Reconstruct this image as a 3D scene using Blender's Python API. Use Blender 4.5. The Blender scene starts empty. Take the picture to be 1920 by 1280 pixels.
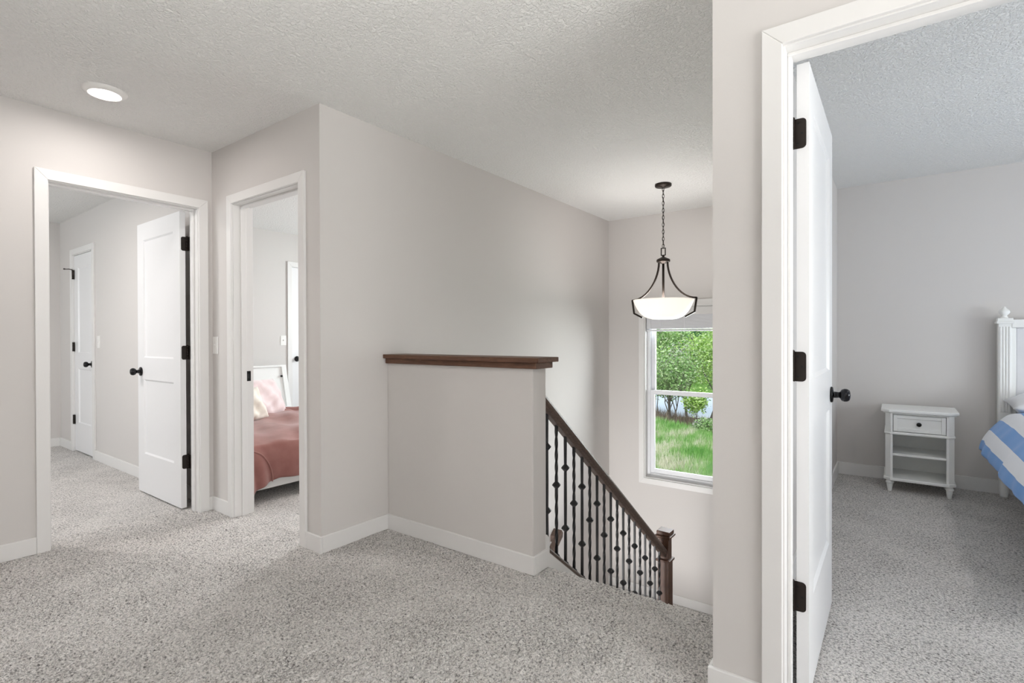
import bpy, bmesh, math, random
import numpy as np
from mathutils import Vector, Matrix
R = math.radians
S = bpy.context.scene
COL = S.collection

# ---------------------------------------------------------------- camera
CAM_H = 1.1629
YAW, PITCH, ROLL, FPX = 0.6336, -0.0055, -0.0027, 974.58
cam = bpy.data.cameras.new('camera')
cam.sensor_width = 36.0
cam.lens = 36.0 * FPX / 1920.0
cam.clip_start = 0.02
cam.clip_end = 500
camo = bpy.data.objects.new('camera', cam)
COL.objects.link(camo)
_F = Vector((math.cos(YAW), math.sin(YAW), 0)); _R = Vector((math.sin(YAW), -math.cos(YAW), 0)); _U = Vector((0, 0, 1))
_F2 = _F * math.cos(PITCH) + _U * math.sin(PITCH); _U2 = _U * math.cos(PITCH) - _F * math.sin(PITCH)
_R3 = _R * math.cos(ROLL) + _U2 * math.sin(ROLL); _U3 = _U2 * math.cos(ROLL) - _R * math.sin(ROLL)
_M = Matrix((_R3, _U3, -_F2)).transposed().to_4x4()
_M.translation = Vector((0, 0, CAM_H))
camo.matrix_world = _M
S.camera = camo

# ---------------------------------------------------------------- world, sun, exposure
S.view_settings.view_transform = 'Standard'
S.view_settings.look = 'None'
S.view_settings.exposure = 0.06
S.view_settings.gamma = 1.0
S.view_settings.use_curve_mapping = False
W = bpy.data.worlds.new('world'); S.world = W; W.use_nodes = True
_wn = W.node_tree.nodes; _wl = W.node_tree.links
_wn.clear()
_bg = _wn.new('ShaderNodeBackground'); _wo = _wn.new('ShaderNodeOutputWorld')
_tc = _wn.new('ShaderNodeTexCoord'); _sx = _wn.new('ShaderNodeSeparateXYZ'); _cr = _wn.new('ShaderNodeValToRGB')
_cr.color_ramp.elements[0].position = 0.0; _cr.color_ramp.elements[0].color = (.86, .9, .95, 1)
_cr.color_ramp.elements[1].position = 0.7; _cr.color_ramp.elements[1].color = (.62, .76, 1, 1)
_wl.new(_tc.outputs['Generated'], _sx.inputs[0]); _wl.new(_sx.outputs['Z'], _cr.inputs[0])
_wl.new(_cr.outputs[0], _bg.inputs[0]); _bg.inputs[1].default_value = 2.2
_wl.new(_bg.outputs[0], _wo.inputs[0])
S.cycles.max_bounces = 10; S.cycles.diffuse_bounces = 7; S.cycles.sample_clamp_indirect = 6.0
S.cycles.caustics_reflective = False; S.cycles.caustics_refractive = False

def lamp(name, kind, loc, energy, color=(1, 1, 1), rot=(0, 0, 0), size=(.1, .1), shape='RECTANGLE', radius=.05, spread=None, angle=.1):
    l = bpy.data.lights.new(name, kind); l.energy = energy; l.color = color
    if kind == 'AREA':
        l.shape = shape; l.size = size[0]; l.size_y = size[1]
        if spread: l.spread = spread
    elif kind == 'SUN': l.angle = angle
    else: l.shadow_soft_size = radius
    o = bpy.data.objects.new(name, l); COL.objects.link(o); o.location = loc; o.rotation_euler = rot
    return o

lamp('sunlight', 'SUN', (0, 0, 20), 1.6, (1, .95, .86), (R(48), 0, R(-60)), angle=.25)
DAY = (.93, .96, 1.0)
# daylight through bedroom and stair windows; hall and lower-storey lamps are added fill
lamp('daylight_west_bedroom', 'AREA', (-1.95, 5.7, 1.4), 52, DAY, (0, R(-100), 0), (1.2, 1.5))
lamp('daylight_north_bedroom', 'AREA', (5.42, 4.3, 1.45), 105, DAY, (0, R(98), 0), (1.2, 1.6))
lamp('daylight_main_bedroom', 'AREA', (3.2, -3.46, 1.05), 60, DAY, (R(107), 0, 0), (1.6, .9))
lamp('fill_hall', 'AREA', (.7, -2.42, 1.25), 94, (1, .965, .945), (R(130), 0, 0), (1.9, 1.3))  # unseen fill behind the camera, tilted up to brighten the ceiling
lamp('fill_hall_west', 'AREA', (-2.05, .5, .85), 84, (1, .965, .945), (0, R(-138), 0), (.8, 1.9), spread=R(80))  # added uplight for the hall ceiling, shining through an added window
lamp('daylight_stairwell', 'AREA', (6.1, 1.0, 1.1), 185, (.96, .975, 1), (0, R(76), 0), (1.8, 2.6))

lamp('fill_lower_storey', 'AREA', (1.2, 1.9, -1.75), 92, (1, .98, .96), (0, R(-105), 0), (1.4, 1.0))  # added fill that brightens the wall below the stair window

# ---------------------------------------------------------------- shader helpers
class NT:
    def __init__(s, name):
        s.m = bpy.data.materials.new(name); s.m.use_nodes = True
        s.n = s.m.node_tree.nodes; s.l = s.m.node_tree.links
        s.b = s.n['Principled BSDF']
    def node(s, t, **k):
        n = s.n.new(t)
        for a, v in k.items():
            if a.startswith('i_'): n.inputs[a[2:].replace('_', ' ')].default_value = v
            else: setattr(n, a, v)
        return n
    def link(s, a, b): s.l.new(a, b)
    def coord(s, kind='Object', scale=None):
        c = s.node('ShaderNodeTexCoord'); o = c.outputs[kind]
        if scale:
            mp = s.node('ShaderNodeMapping'); mp.inputs['Scale'].default_value = scale
            s.link(o, mp.inputs[0]); o = mp.outputs[0]
        return o
    def noise(s, scale, detail=3, rough=.5, vec=None, dist=0):
        n = s.node('ShaderNodeTexNoise'); n.inputs['Scale'].default_value = scale
        n.inputs['Detail'].default_value = detail; n.inputs['Roughness'].default_value = rough
        n.inputs['Distortion'].default_value = dist
        s.link(vec if vec is not None else s.coord(), n.inputs['Vector'])
        return n.outputs['Fac']
    def ramp(s, fac, stops):
        r = s.node('ShaderNodeValToRGB'); e = r.color_ramp.elements
        while len(e) < len(stops): e.new(.5)
        for i, (p, c) in enumerate(stops):
            e[i].position = p; e[i].color = (*c, 1) if len(c) == 3 else c
        s.link(fac, r.inputs[0]); return r.outputs[0]
    def bump(s, h, strength=.3, dist=.01, prev=None):
        b = s.node('ShaderNodeBump'); b.inputs['Strength'].default_value = strength; b.inputs['Distance'].default_value = dist
        s.link(h, b.inputs['Height'])
        if prev is not None: s.link(prev, b.inputs['Normal'])
        return b.outputs[0]
    def set(s, col=None, rough=.5, metal=0, spec=.5, normal=None, sheen=0):
        if col is not None:
            if hasattr(col, 'is_linked') or not isinstance(col, tuple): s.link(col, s.b.inputs['Base Color'])
            else: s.b.inputs['Base Color'].default_value = (*col, 1)
        s.b.inputs['Roughness'].default_value = rough; s.b.inputs['Metallic'].default_value = metal
        s.b.inputs['Specular IOR Level'].default_value = spec
        if sheen: s.b.inputs['Sheen Weight'].default_value = sheen
        if normal is not None: s.link(normal, s.b.inputs['Normal'])
        return s.m

def paint(name, col, rough=.6, spec=.3, bs=.04, scale=220):
    t = NT(name)
    return t.set(col, rough, 0, spec, t.bump(t.noise(scale, 2), bs, .002))

M_wall = paint('wall_paint', (.645, .62, .603), .75, .25, .06, 260)
M_trim = paint('white_trim_paint', (.765, .755, .745), .38, .45, .015, 60)
M_door = paint('white_door_paint', (.80, .80, .81), .33, .45, .02, 90)
M_vinyl = paint('white_vinyl', (.82, .83, .86), .35, .4, .01, 60)
M_plastic = paint('white_plastic', (.82, .81, .79), .3, .5, .01, 60)

t = NT('ceiling_texture')
v = t.coord()
h1 = t.ramp(t.noise(70, 4, .58, v, .45), [(.42, (0, 0, 0)), (.62, (1, 1, 1))])
M_ceil = t.set((.90, .895, .88), .9, 0, .1, t.bump(h1, .72, .0085))

def carpet_mat(name, c0, c1):
    t = NT(name); v = t.coord()
    vo = t.node('ShaderNodeTexVoronoi'); vo.inputs['Scale'].default_value = 135
    d = t.node('ShaderNodeVectorMath', operation='ADD')
    ns = t.node('ShaderNodeTexNoise'); ns.inputs['Scale'].default_value = 60; ns.inputs['Detail'].default_value = 1
    t.link(v, ns.inputs['Vector'])
    sc = t.node('ShaderNodeVectorMath', operation='SCALE'); sc.inputs['Scale'].default_value = .016
    t.link(ns.outputs['Color'], sc.inputs[0]); t.link(v, d.inputs[0]); t.link(sc.outputs[0], d.inputs[1])
    t.link(d.outputs[0], vo.inputs['Vector'])
    n1 = t.noise(95, 3, .65, v); n2 = t.noise(330, 2, .6, v); n3 = t.noise(3.2, 3, .5, v)
    mx = t.node('ShaderNodeMath', operation='MULTIPLY_ADD'); t.link(vo.outputs['Distance'], mx.inputs[0]); mx.inputs[1].default_value = -.5
    t.link(n1, mx.inputs[2])
    m2 = t.node('ShaderNodeMath', operation='MULTIPLY_ADD'); t.link(n2, m2.inputs[0]); m2.inputs[1].default_value = .45; t.link(mx.outputs[0], m2.inputs[2])
    m3 = t.node('ShaderNodeMath', operation='MULTIPLY_ADD'); t.link(n3, m3.inputs[0]); m3.inputs[1].default_value = .28; t.link(m2.outputs[0], m3.inputs[2])
    c = t.ramp(m3.outputs[0], [(.27, c0), (.5, tuple(a * .46 + b * .54 for a, b in zip(c0, c1))), (.75, c1)])
    return t.set(c, 1.0, 0, .0, t.bump(m2.outputs[0], 1.0, .012), sheen=.15)
M_carpet = carpet_mat('grey_carpet', (.13, .12, .112), (.98, .945, .915))

def wood_mat(name, c0, c1, axis=(1, 14, 14)):
    t = NT(name); v = t.coord('Object', axis)
    g = t.noise(9, 6, .62, v, 1.2)
    return t.set(t.ramp(g, [(.3, c0), (.7, c1)]), .48, 0, .4, t.bump(g, .05, .002))
M_wood = wood_mat('dark_stained_wood', (.065, .029, .017), (.17, .08, .046), (14, 1, 14))
M_woodx = wood_mat('dark_stained_wood_along', (.055, .036, .029), (.14, .093, .072), (1, 14, 14))
M_woodz = wood_mat('dark_stained_wood_upright', (.055, .025, .015), (.12, .054, .031), (14, 14, 1))

def simple(name, col, rough=.5, metal=0, spec=.5, bs=.03, scale=150):
    t = NT(name); return t.set(col, rough, metal, spec, t.bump(t.noise(scale, 2), bs, .001))
M_iron = simple('black_iron', (.016, .016, .018), .42, .2, .5, .08, 300)
M_black = simple('oil_rubbed_black', (.012, .011, .011), .3, .6, .5)
M_bronze = simple('dark_bronze', (.035, .026, .021), .38, .7, .5)
M_hinge = simple('dark_bronze_hinge', (.02, .014, .011), .42, .5, .5)
M_white_furn = paint('white_furniture_paint', (.88, .885, .87), .3, .45, .02, 80)
M_dark = simple('dark_void', (.02, .02, .02), .8)
M_handle = simple('black_metal_handle', (.02, .02, .022), .12, .7, .5, .01)

def cloth(name, col, col2, rough=.9, sheen=.4, scale=6, fine=500, fs=.15):
    t = NT(name); v = t.coord()
    n = t.noise(scale, 3, .55, v)
    return t.set(t.ramp(n, [(.3, col), (.72, col2)]), rough, 0, .2, t.bump(t.noise(fine, 2, .5, v), fs, .002), sheen=sheen)
M_velvet = cloth('dusty_pink_velvet', (.245, .10, .085), (.34, .158, .138), .75, .3, 7)
M_satin = cloth('pale_pink_velvet', (.74, .59, .59), (.80, .67, .67), .6, .7, 12)
M_fluffy = cloth('cream_fluffy_cloth', (.82, .77, .68), (.88, .84, .76), 1, .5, 14, 180, .8)
M_linen = cloth('white_linen', (.78, .79, .81), (.84, .85, .87), .9, .2, 8)
M_uphol = cloth('pale_grey_upholstery', (.70, .70, .72), (.76, .76, .78), .95, .2, 8)

t = NT('blue_white_stripe'); v = t.coord('UV'); sp = t.node('ShaderNodeSeparateXYZ'); t.link(v, sp.inputs[0])
ad = t.node('ShaderNodeMath', operation='MULTIPLY'); t.link(sp.outputs['Y'], ad.inputs[0]); ad.inputs[1].default_value = 1 / .185
fr = t.node('ShaderNodeMath', operation='FRACT'); t.link(ad.outputs[0], fr.inputs[0])
c = t.ramp(fr.outputs[0], [(0, (.16, .34, .68)), (.5, (.78, .80, .84))]); 
for n in t.n:
    if n.type == 'VALTORGB': n.color_ramp.interpolation = 'CONSTANT'
M_stripe = t.set(c, .9, 0, .2, t.bump(t.noise(450, 2), .1, .002), sheen=.2)

t = NT('frosted_glass_lit'); t.set((.9, .88, .84), .35, 0, .4, t.bump(t.noise(40, 2), .02, .001))
t.b.inputs['Emission Color'].default_value = (1, .93, .84, 1); t.b.inputs['Emission Strength'].default_value = .5
t.b.inputs['Transmission Weight'].default_value = .08
M_shade = t.m
t = NT('led_lens_lit'); t.set((.9, .9, .9), .4); t.b.inputs['Emission Color'].default_value = (1, .97, .93, 1); t.b.inputs['Emission Strength'].default_value = 5
t.set(None, .4, 0, .4, t.bump(t.noise(50), .01, .001)); M_lens = t.m

t = NT('window_glass'); t.n.remove(t.b)
gl = t.node('ShaderNodeBsdfGlossy'); gl.inputs['Roughness'].default_value = .02
tr = t.node('ShaderNodeBsdfTransparent'); tr.inputs[0].default_value = (.96, .98, .97, 1)
mx = t.node('ShaderNodeMixShader'); fz = t.node('ShaderNodeFresnel'); fz.inputs[0].default_value = 1.25
t.link(fz.outputs[0], mx.inputs[0]); t.link(tr.outputs[0], mx.inputs[1]); t.link(gl.outputs[0], mx.inputs[2])
t.link(mx.outputs[0], t.n['Material Output'].inputs[0]); M_glass = t.m

# ---------------------------------------------------------------- geometry helpers
class MB:
    """collects shapes of one mesh"""
    def __init__(s): s.bm = bmesh.new()
    def box(s, x0, x1, y0, y1, z0, z1, m=None):
        vs = [s.bm.verts.new(p) for p in ((x0, y0, z0), (x1, y0, z0), (x1, y1, z0), (x0, y1, z0), (x0, y0, z1), (x1, y0, z1), (x1, y1, z1), (x0, y1, z1))]
        for f in ((0, 3, 2, 1), (4, 5, 6, 7), (0, 1, 5, 4), (1, 2, 6, 5), (2, 3, 7, 6), (3, 0, 4, 7)): s.bm.faces.new([vs[i] for i in f])
        if m: bmesh.ops.transform(s.bm, matrix=m, verts=vs)
        return s
    def prism(s, pts, vec):
        """polygon (3-D points) extruded by vec"""
        v = Vector(vec)
        a = [s.bm.verts.new(p) for p in pts]; b = [s.bm.verts.new(Vector(p) + v) for p in pts]
        n = len(pts); fs = [s.bm.faces.new(list(reversed(a))), s.bm.faces.new(b)]
        for i in range(n): fs.append(s.bm.faces.new((a[i], a[(i + 1) % n], b[(i + 1) % n], b[i])))
        bmesh.ops.recalc_face_normals(s.bm, faces=fs)
        return s
    def lathe(s, prof, org=(0, 0, 0), axis='Z', n=28, cap=True, smooth=True):
        """prof = [(radius, height)]"""
        o = Vector(org); rings = []
        for r, h in prof:
            ring = []
            for i in range(n):
                a = 2 * math.pi * i / n; c, d = r * math.cos(a), r * math.sin(a)
                p = {'Z': (c, d, h), 'X': (h, c, d), 'Y': (d, h, c)}[axis]
                ring.append(s.bm.verts.new(o + Vector(p)))
            rings.append(ring)
        fs = []
        for k in range(len(rings) - 1):
            for i in range(n):
                f = s.bm.faces.new((rings[k][i], rings[k][(i + 1) % n], rings[k + 1][(i + 1) % n], rings[k + 1][i])); f.smooth = smooth; fs.append(f)
        if cap:
            fs.append(s.bm.faces.new(list(reversed(rings[0])))); fs.append(s.bm.faces.new(rings[-1]))
        bmesh.ops.recalc_face_normals(s.bm, faces=fs)
        return s
    def tube(s, pts, rad, n=8, closed=False, smooth=True, sq=False):
        pts = [Vector(p) for p in pts]; N = len(pts); rings = []; up = None
        rads = rad if isinstance(rad, (list, tuple)) else [rad] * N
        for k, p in enumerate(pts):
            if closed: d = (pts[(k + 1) % N] - pts[k - 1]).normalized()
            else: d = (pts[min(k + 1, N - 1)] - pts[max(k - 1, 0)]).normalized()
            if up is None:
                up = Vector((0, 0, 1)) if abs(d.z) < .9 else Vector((1, 0, 0))
            x = d.cross(up)
            if x.length < 1e-4: x = d.cross(Vector((0, 1, 0)))
            x.normalize(); y = x.cross(d).normalized(); up = y
            ring = []
            for i in range(n):
                a = 2 * math.pi * (i + (.5 if sq else 0)) / n
                ring.append(s.bm.verts.new(p + (x * math.cos(a) + y * math.sin(a)) * rads[k]))
            rings.append(ring)
        fs = []
        for k in range(N if closed else N - 1):
            A, B = rings[k], rings[(k + 1) % N]
            for i in range(n):
                f = s.bm.faces.new((A[i], A[(i + 1) % n], B[(i + 1) % n], B[i])); f.smooth = smooth; fs.append(f)
        if not closed:
            fs.append(s.bm.faces.new(list(reversed(rings[0])))); fs.append(s.bm.faces.new(rings[-1]))
        bmesh.ops.recalc_face_normals(s.bm, faces=fs)
        return s
    def grid(s, fn, nu, nv, smooth=True, uv=None):
        """fn(i/nu, j/nv) -> point"""
        V = [[s.bm.verts.new(fn(i / nu, j / nv)) for j in range(nv + 1)] for i in range(nu + 1)]
        L = s.bm.loops.layers.uv.verify() if uv else None
        for i in range(nu):
            for j in range(nv):
                f = s.bm.faces.new((V[i][j], V[i + 1][j], V[i + 1][j + 1], V[i][j + 1])); f.smooth = smooth
                if uv:
                    for lp, (a, b) in zip(f.loops, ((i, j), (i + 1, j), (i + 1, j + 1), (i, j + 1))): lp[L].uv = uv(a / nu, b / nv)
        return s
    def build(s, name, mat, parent=None, bevel=0, seg=2, matrix=None, solid=0, sub=0, autos=False):
        me = bpy.data.meshes.new(name); s.bm.to_mesh(me); s.bm.free()
        if matrix is not None: me.transform(matrix)
        me.materials.append(mat)
        o = bpy.data.objects.new(name, me); COL.objects.link(o)
        if parent is not None: o.parent = parent; o.matrix_parent_inverse = Matrix.Translation(-parent.location)
        if solid:
            md = o.modifiers.new('thickness', 'SOLIDIFY'); md.thickness = solid; md.offset = 0
        if sub:
            md = o.modifiers.new('smooth', 'SUBSURF'); md.levels = sub; md.render_levels = sub
        if bevel:
            md = o.modifiers.new('edges', 'BEVEL'); md.width = bevel; md.segments = seg; md.limit_method = 'ANGLE'; md.angle_limit = R(35)
        return o

def tag(o, label=None, cat=None, group=None, kind=None):
    if label: o['label'] = label
    if cat: o['category'] = cat
    if group: o['group'] = group
    if kind: o['kind'] = kind
    return o
def empty(name, loc, label, cat, group=None, kind=None):
    o = bpy.data.objects.new(name, None); COL.objects.link(o); o.location = loc; o.empty_display_size = .1
    return tag(o, label, cat, group, kind)
def struct(o, label, cat): return tag(o, label, cat, None, 'structure')
def box(*a): return MB().box(*a)

# ---------------------------------------------------------------- plan (metres)
CH = 2.44
XB, XBo = 1.657, 1.772          # wall with the narrow doorway
YA, YAo = 3.763, 3.878          # wall with the left doorway
YE, YEo = 2.507, 2.622          # tall wall of the stairwell
XH, XHo = 2.12, 2.24            # half wall
YH = 1.431                      # end of the half wall
XW, XWo = 5.2, 5.36             # outer wall
XC, XCo = 1.753, 1.868          # wall with the right doorway
YC, YCi = .476, .395            # stairwell / bedroom wall
XLa = 1.668
CT = .016; CW = .057; BH = .092; DH = 2.039; RV = .005
X0, Y0 = -1.75, -2.2            # hall limits behind the camera
YR = 7.384                      # end wall of the left bedroom
YBk = 5.9                       # end wall of the middle bedroom
YCr = -3.25                     # end wall of the main bedroom
ZL = -1.52                      # landing
ZB = -2.98                      # lower floor

# ---------------------------------------------------------------- walls
b = MB()
A0, A1 = .8025, 1.563
b.box(X0 - .12, A0 - .02, YA, YAo, 0, CH); b.box(A1 + .02, XB, YA, YAo, 0, CH); b.box(A0 - .02, A1 + .02, YA, YAo, DH + .02, CH)
struct(b.build('wall_left', M_wall), 'greige hall wall around the wide doorway at the far left', 'wall')
B0, B1 = 2.6985, 3.4665
b = MB()
b.box(XB, XBo, YE, B0 - .02, 0, CH); b.box(XB, XBo, B1 + .02, YAo, 0, CH); b.box(XB, XBo, B0 - .02, B1 + .02, DH + .02, CH)
struct(b.build('wall_middle', M_wall), 'short greige hall wall around the narrow doorway to the pink bed', 'wall')
CY0, CY1 = 6.285, 6.912
b = MB(); b.box(XLa, XBo, YAo, CY0 - .02, 0, CH); b.box(XLa, XBo, CY1 + .02, YR + .12, 0, CH); b.box(XLa, XBo, CY0 - .02, CY1 + .02, DH + .02, CH); b.box(XBo - .012, XBo, CY0 - .02, CY1 + .02, 0, DH + .02)
struct(b.build('wall_west_bedroom_side', M_wall), 'pale wall with closet door inside the left bedroom', 'wall')
struct(box(X0 - .12, XLa, YR, YR + .12, 0, CH).build('wall_west_bedroom_end', M_wall), 'end wall inside the left bedroom beyond the closet door', 'wall')
struct(box(XBo, XWo, YE, YEo, ZB, CH).build('wall_stairwell', M_wall), 'tall plain greige wall running along the stairwell behind the half wall', 'wall')
b = MB(); b.box(XBo, 3.492, YBk, YBk + .12, 0, CH); b.box(4.25, XWo, YBk, YBk + .12, 0, CH); b.box(3.492, 4.25, YBk, YBk + .12, DH + .02, CH); b.box(3.492, 4.25, YBk + .105, YBk + .12, 0, DH + .02)
struct(b.build('wall_north_bedroom_end', M_wall), 'wall behind the pink bed seen through the narrow doorway', 'wall')
# outer wall with the stair window and a bedroom window
WY0, WY1, WZ0, WZ1 = .874, 2.106, -.297, 1.492
b = MB()
b.box(XW, XWo, YC, WY0, ZB, CH); b.box(XW, XWo, WY1, YE, ZB, CH); b.box(XW, XWo, WY0, WY1, ZB, WZ0); b.box(XW, XWo, WY0, WY1, WZ1, CH)
struct(b.build('wall_window', M_wall), 'greige wall around the stairwell window behind the pendant', 'wall')
b = MB()
b.box(XW, XWo, YEo, 3.5, 0, CH); b.box(XW, XWo, 5.1, YBk, 0, CH); b.box(XW, XWo, 3.5, 5.1, 0, .9); b.box(XW, XWo, 3.5, 5.1, 2.1, CH)
struct(b.build('wall_north_bedroom_window', M_wall), 'outer wall of the middle bedroom with its window opening', 'wall')
# wall around the right doorway; the bit that returns beside the stairs
C0, C1 = .2653, -.4972
b = MB()
b.box(XC, XCo, C0 + .02, YC, 0, CH); b.box(XC, XCo, Y0, C1 - .02, 0, CH); b.box(XC, XCo, C1 - .02, C0 + .02, DH + .02, CH)
struct(b.build('wall_right', M_wall), 'hall wall ending in a free corner beside the right doorway', 'wall')
struct(box(XCo, XWo, YCi, YC, ZB, CH).build('wall_stair_side', M_wall), 'wall between the stairs and the main bedroom', 'wall')
XN = 5.26
struct(box(XN, XN + .12, YCr - .12, YCi, 0, CH).build('wall_main_bedroom_end', M_wall), 'pale grey wall behind the white nightstand and striped bed', 'wall')
b = MB()
b.box(XCo, 2.35, YCr - .12, YCr, 0, CH); b.box(4.05, XN, YCr - .12, YCr, 0, CH); b.box(2.35, 4.05, YCr - .12, YCr, 0, .5); b.box(2.35, 4.05, YCr - .12, YCr, 2.1, CH)
struct(b.build('wall_main_bedroom_window', M_wall), 'window wall of the main bedroom outside the picture', 'wall')
b = MB()
b.box(X0 - .12, X0, Y0, -.5, 0, CH); b.box(X0 - .12, X0, 1.5, YA, 0, CH); b.box(X0 - .12, X0, -.5, 1.5, 0, .85); b.box(X0 - .12, X0, -.5, 1.5, 1.4, CH)
b.box(X0 - .12, X0, YAo, 4.95, 0, CH); b.box(X0 - .12, X0, 6.45, YR, 0, CH); b.box(X0 - .12, X0, 4.95, 6.45, 0, .9); b.box(X0 - .12, X0, 4.95, 6.45, 2.1, CH)
struct(b.build('wall_west', M_wall), 'outer wall on the camera side with a bedroom window opening and an added hall one', 'wall')
b = MB(); b.box(X0 - .12, -.3, Y0 - .12, Y0, 0, CH); b.box(1.65, XCo, Y0 - .12, Y0, 0, CH); b.box(-.3, 1.65, Y0 - .12, Y0, 0, .85); b.box(-.3, 1.65, Y0 - .12, Y0, 2.15, CH)
struct(b.build('wall_behind', M_wall), 'hall wall behind the camera', 'wall')
b = MB(); b.box(XCo, XHo, YC, 1.45, ZB, -.26); b.box(XCo, XHo, 1.45, YE, -.75, -.26)  # opening under the lintel is added to pass the lower-storey fill
struct(b.build('wall_below_hall', M_wall), 'wall of the lower storey under the hall edge', 'wall')
b = box(XH, XHo, YH, YE, 0, 1.045)
struct(b.build('wall_half', M_wall, bevel=.006, seg=3), 'low half wall under the brown wooden cap beside the stairs', 'wall')

# ceilings
struct(box(X0 - .12, XN + .12, YCr - .12, YR + .12, CH, CH + .1).build('ceiling', M_ceil), 'off-white textured ceiling over hall and bedrooms', 'ceiling')

# floors ---------------------------------------------------------------
struct(box(X0 - .12, XBo, YAo + .05, YR + .1, -.25, 0).build('floor_west_bedroom', M_carpet), 'grey carpet inside the left bedroom', 'floor')
struct(box(XBo - .04, XWo, YEo, YBk + .1, -.25, 0).build('floor_north_bedroom', M_carpet), 'grey carpet under the pink bed', 'floor')
struct(box(XCo - .04, XN + .1, YCr - .1, YCi, -.25, 0).build('floor_main_bedroom', M_carpet), 'grey carpet in the bedroom through the right doorway', 'floor')

def hall_floor():
    st = .0075
    xs = np.arange(-.35, 2.2255, st); nflat = len(xs)
    arc = [(2.225 + .03 * math.sin(a), -.03 + .03 * math.cos(a)) for a in np.linspace(.2, math.pi / 2, 7)] + [(2.255, z) for z in (-.045, -.06, -.08, -.11, -.15, -.19)]
    ys = np.arange(.0, YAo + .06, st)
    PX = np.concatenate([xs, [a[0] for a in arc]]); PZ = np.concatenate([np.zeros(nflat), [a[1] for a in arc]])
    nx, ny = len(PX), len(ys)
    rng = np.random.default_rng(4)
    h = rng.random((nx, ny))
    def blur(a): return (a + np.roll(a, 1, 0) + np.roll(a, 1, 1) + np.roll(a, (1, 1), (0, 1))) / 4
    h2 = blur(blur(rng.random((nx, ny))))
    hh = (h - .5) * .0075 + (h2 - .5) * .014
    GX, GY = np.meshgrid(PX, ys, indexing='ij'); GZ = np.repeat(PZ[:, None], ny, 1)
    ang = np.concatenate([np.zeros(nflat), np.linspace(.2, math.pi / 2, 7), [math.pi / 2] * 6])[:, None]
    jx = (rng.random((nx, ny)) - .5) * .004; jy = (rng.random((nx, ny)) - .5) * .004
    co = np.stack([GX + jx + hh * np.sin(ang), GY + jy, GZ + hh * np.cos(ang)], -1).reshape(-1, 3)
    I, J = np.meshgrid(np.arange(nx - 1), np.arange(ny - 1), indexing='ij')
    cx, cy = GX[:-1, :-1], GY[:-1, :-1]
    keep = ((cx < XB + .05) | ((cy < YE + .04) & (cy > YH) & (cx < XH + .05)) | ((cy > YC - .02) & (cy < YH + .02)) | ((cy < YC) & (cx < XC + .06)))
    keep |= (cy > B0 - .05) & (cy < B1 + .05) & (cx < XBo - .03)
    a = (I * ny + J)[keep]
    q = np.stack([a, a + ny, a + ny + 1, a + 1], -1).astype(np.int32)
    me = bpy.data.meshes.new('floor_hall')
    me.vertices.add(nx * ny); me.vertices.foreach_set('co', co.ravel().astype(np.float32))
    me.loops.add(q.size); me.loops.foreach_set('vertex_index', q.ravel())
    me.polygons.add(len(q)); me.polygons.foreach_set('loop_start', np.arange(0, q.size, 4, dtype=np.int32)); me.polygons.foreach_set('loop_total', np.full(len(q), 4, np.int32))
    me.polygons.foreach_set('use_smooth', np.ones(len(q), bool))
    me.update(); me.validate()
    bm = bmesh.new(); bm.from_mesh(me)
    bmesh.ops.delete(bm, geom=[v for v in bm.verts if not v.link_faces], context='VERTS')
    # rest of the slab: behind and left of the camera, and the slab below
    t = MB(); t.bm = bm
    t.box(X0 - .1, -.34, Y0 - .1, YAo + .05, -.1, -.001); t.box(-.34, XC + .06, Y0 - .1, .01, -.1, -.001)
    t.box(-.34, XB + .03, .01, YAo + .05, -.25, -.03); t.box(XB + .03, 2.19, YC - .02, YE, -.25, -.03)
    return t.build('floor_hall', M_carpet)
struct(hall_floor(), 'grey twist-pile carpet of the hall ending at the top stair edge', 'floor')

# ---------------------------------------------------------------- stairs (below the hall edge)
b = MB(); RIS, TRD = .19, .25
n = 7
for k in range(1, n + 1):
    x = 2.24 + (k - 1) * TRD
    b.box(x, x + TRD + .02, YC + .005, YH - .005, -RIS * (k + 1) - .04, -RIS * k)
b.box(2.24 + n * TRD, XW, YC + .002, YE - .002, ZL - .2, ZL)
for k in range(1, 8):
    x = 4.0 - k * TRD
    b.box(x - .02, x + TRD, YH + .125, YE - .005, ZL - RIS * (k + 1) - .03, ZL - RIS * k)
struct(b.build('stairs', M_carpet, bevel=.015), 'carpeted stairs going down beside the iron railing', 'stairs')
struct(box(XHo, XWo, YC, YE, ZB - .1, ZB).build('floor_lower', M_carpet), 'floor at the foot of the stairs', 'floor')
def zs(x): return .027 - .7795 * (x - 2.362)     # top of the shoe rail along the stairs
KX1 = 4.06
b = MB().prism([(XHo, YH, zs(XHo) - .04), (KX1, YH, zs(KX1) - .04), (KX1, YH, zs(KX1) - .62), (XHo, YH, zs(XHo) - .62)], (0, .12, 0))
struct(b.build('wall_stair_knee', M_wall), 'sloping white curb wall under the foot rail of the stair railing', 'wall')
b = MB().prism([(XHo - .01, YH, .165), (XHo + .012, YH, .14), (XHo + .012, YH, zs(XHo + .012) - .05), (KX1, YH, zs(KX1) - .05), (KX1, YH, zs(KX1) - .45), (XHo - .01, YH, -.2)], (0, -.012, 0))
struct(b.build('trim_5', M_trim), 'white skirt board beside the top stair under the foot rail', 'trim')

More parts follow.
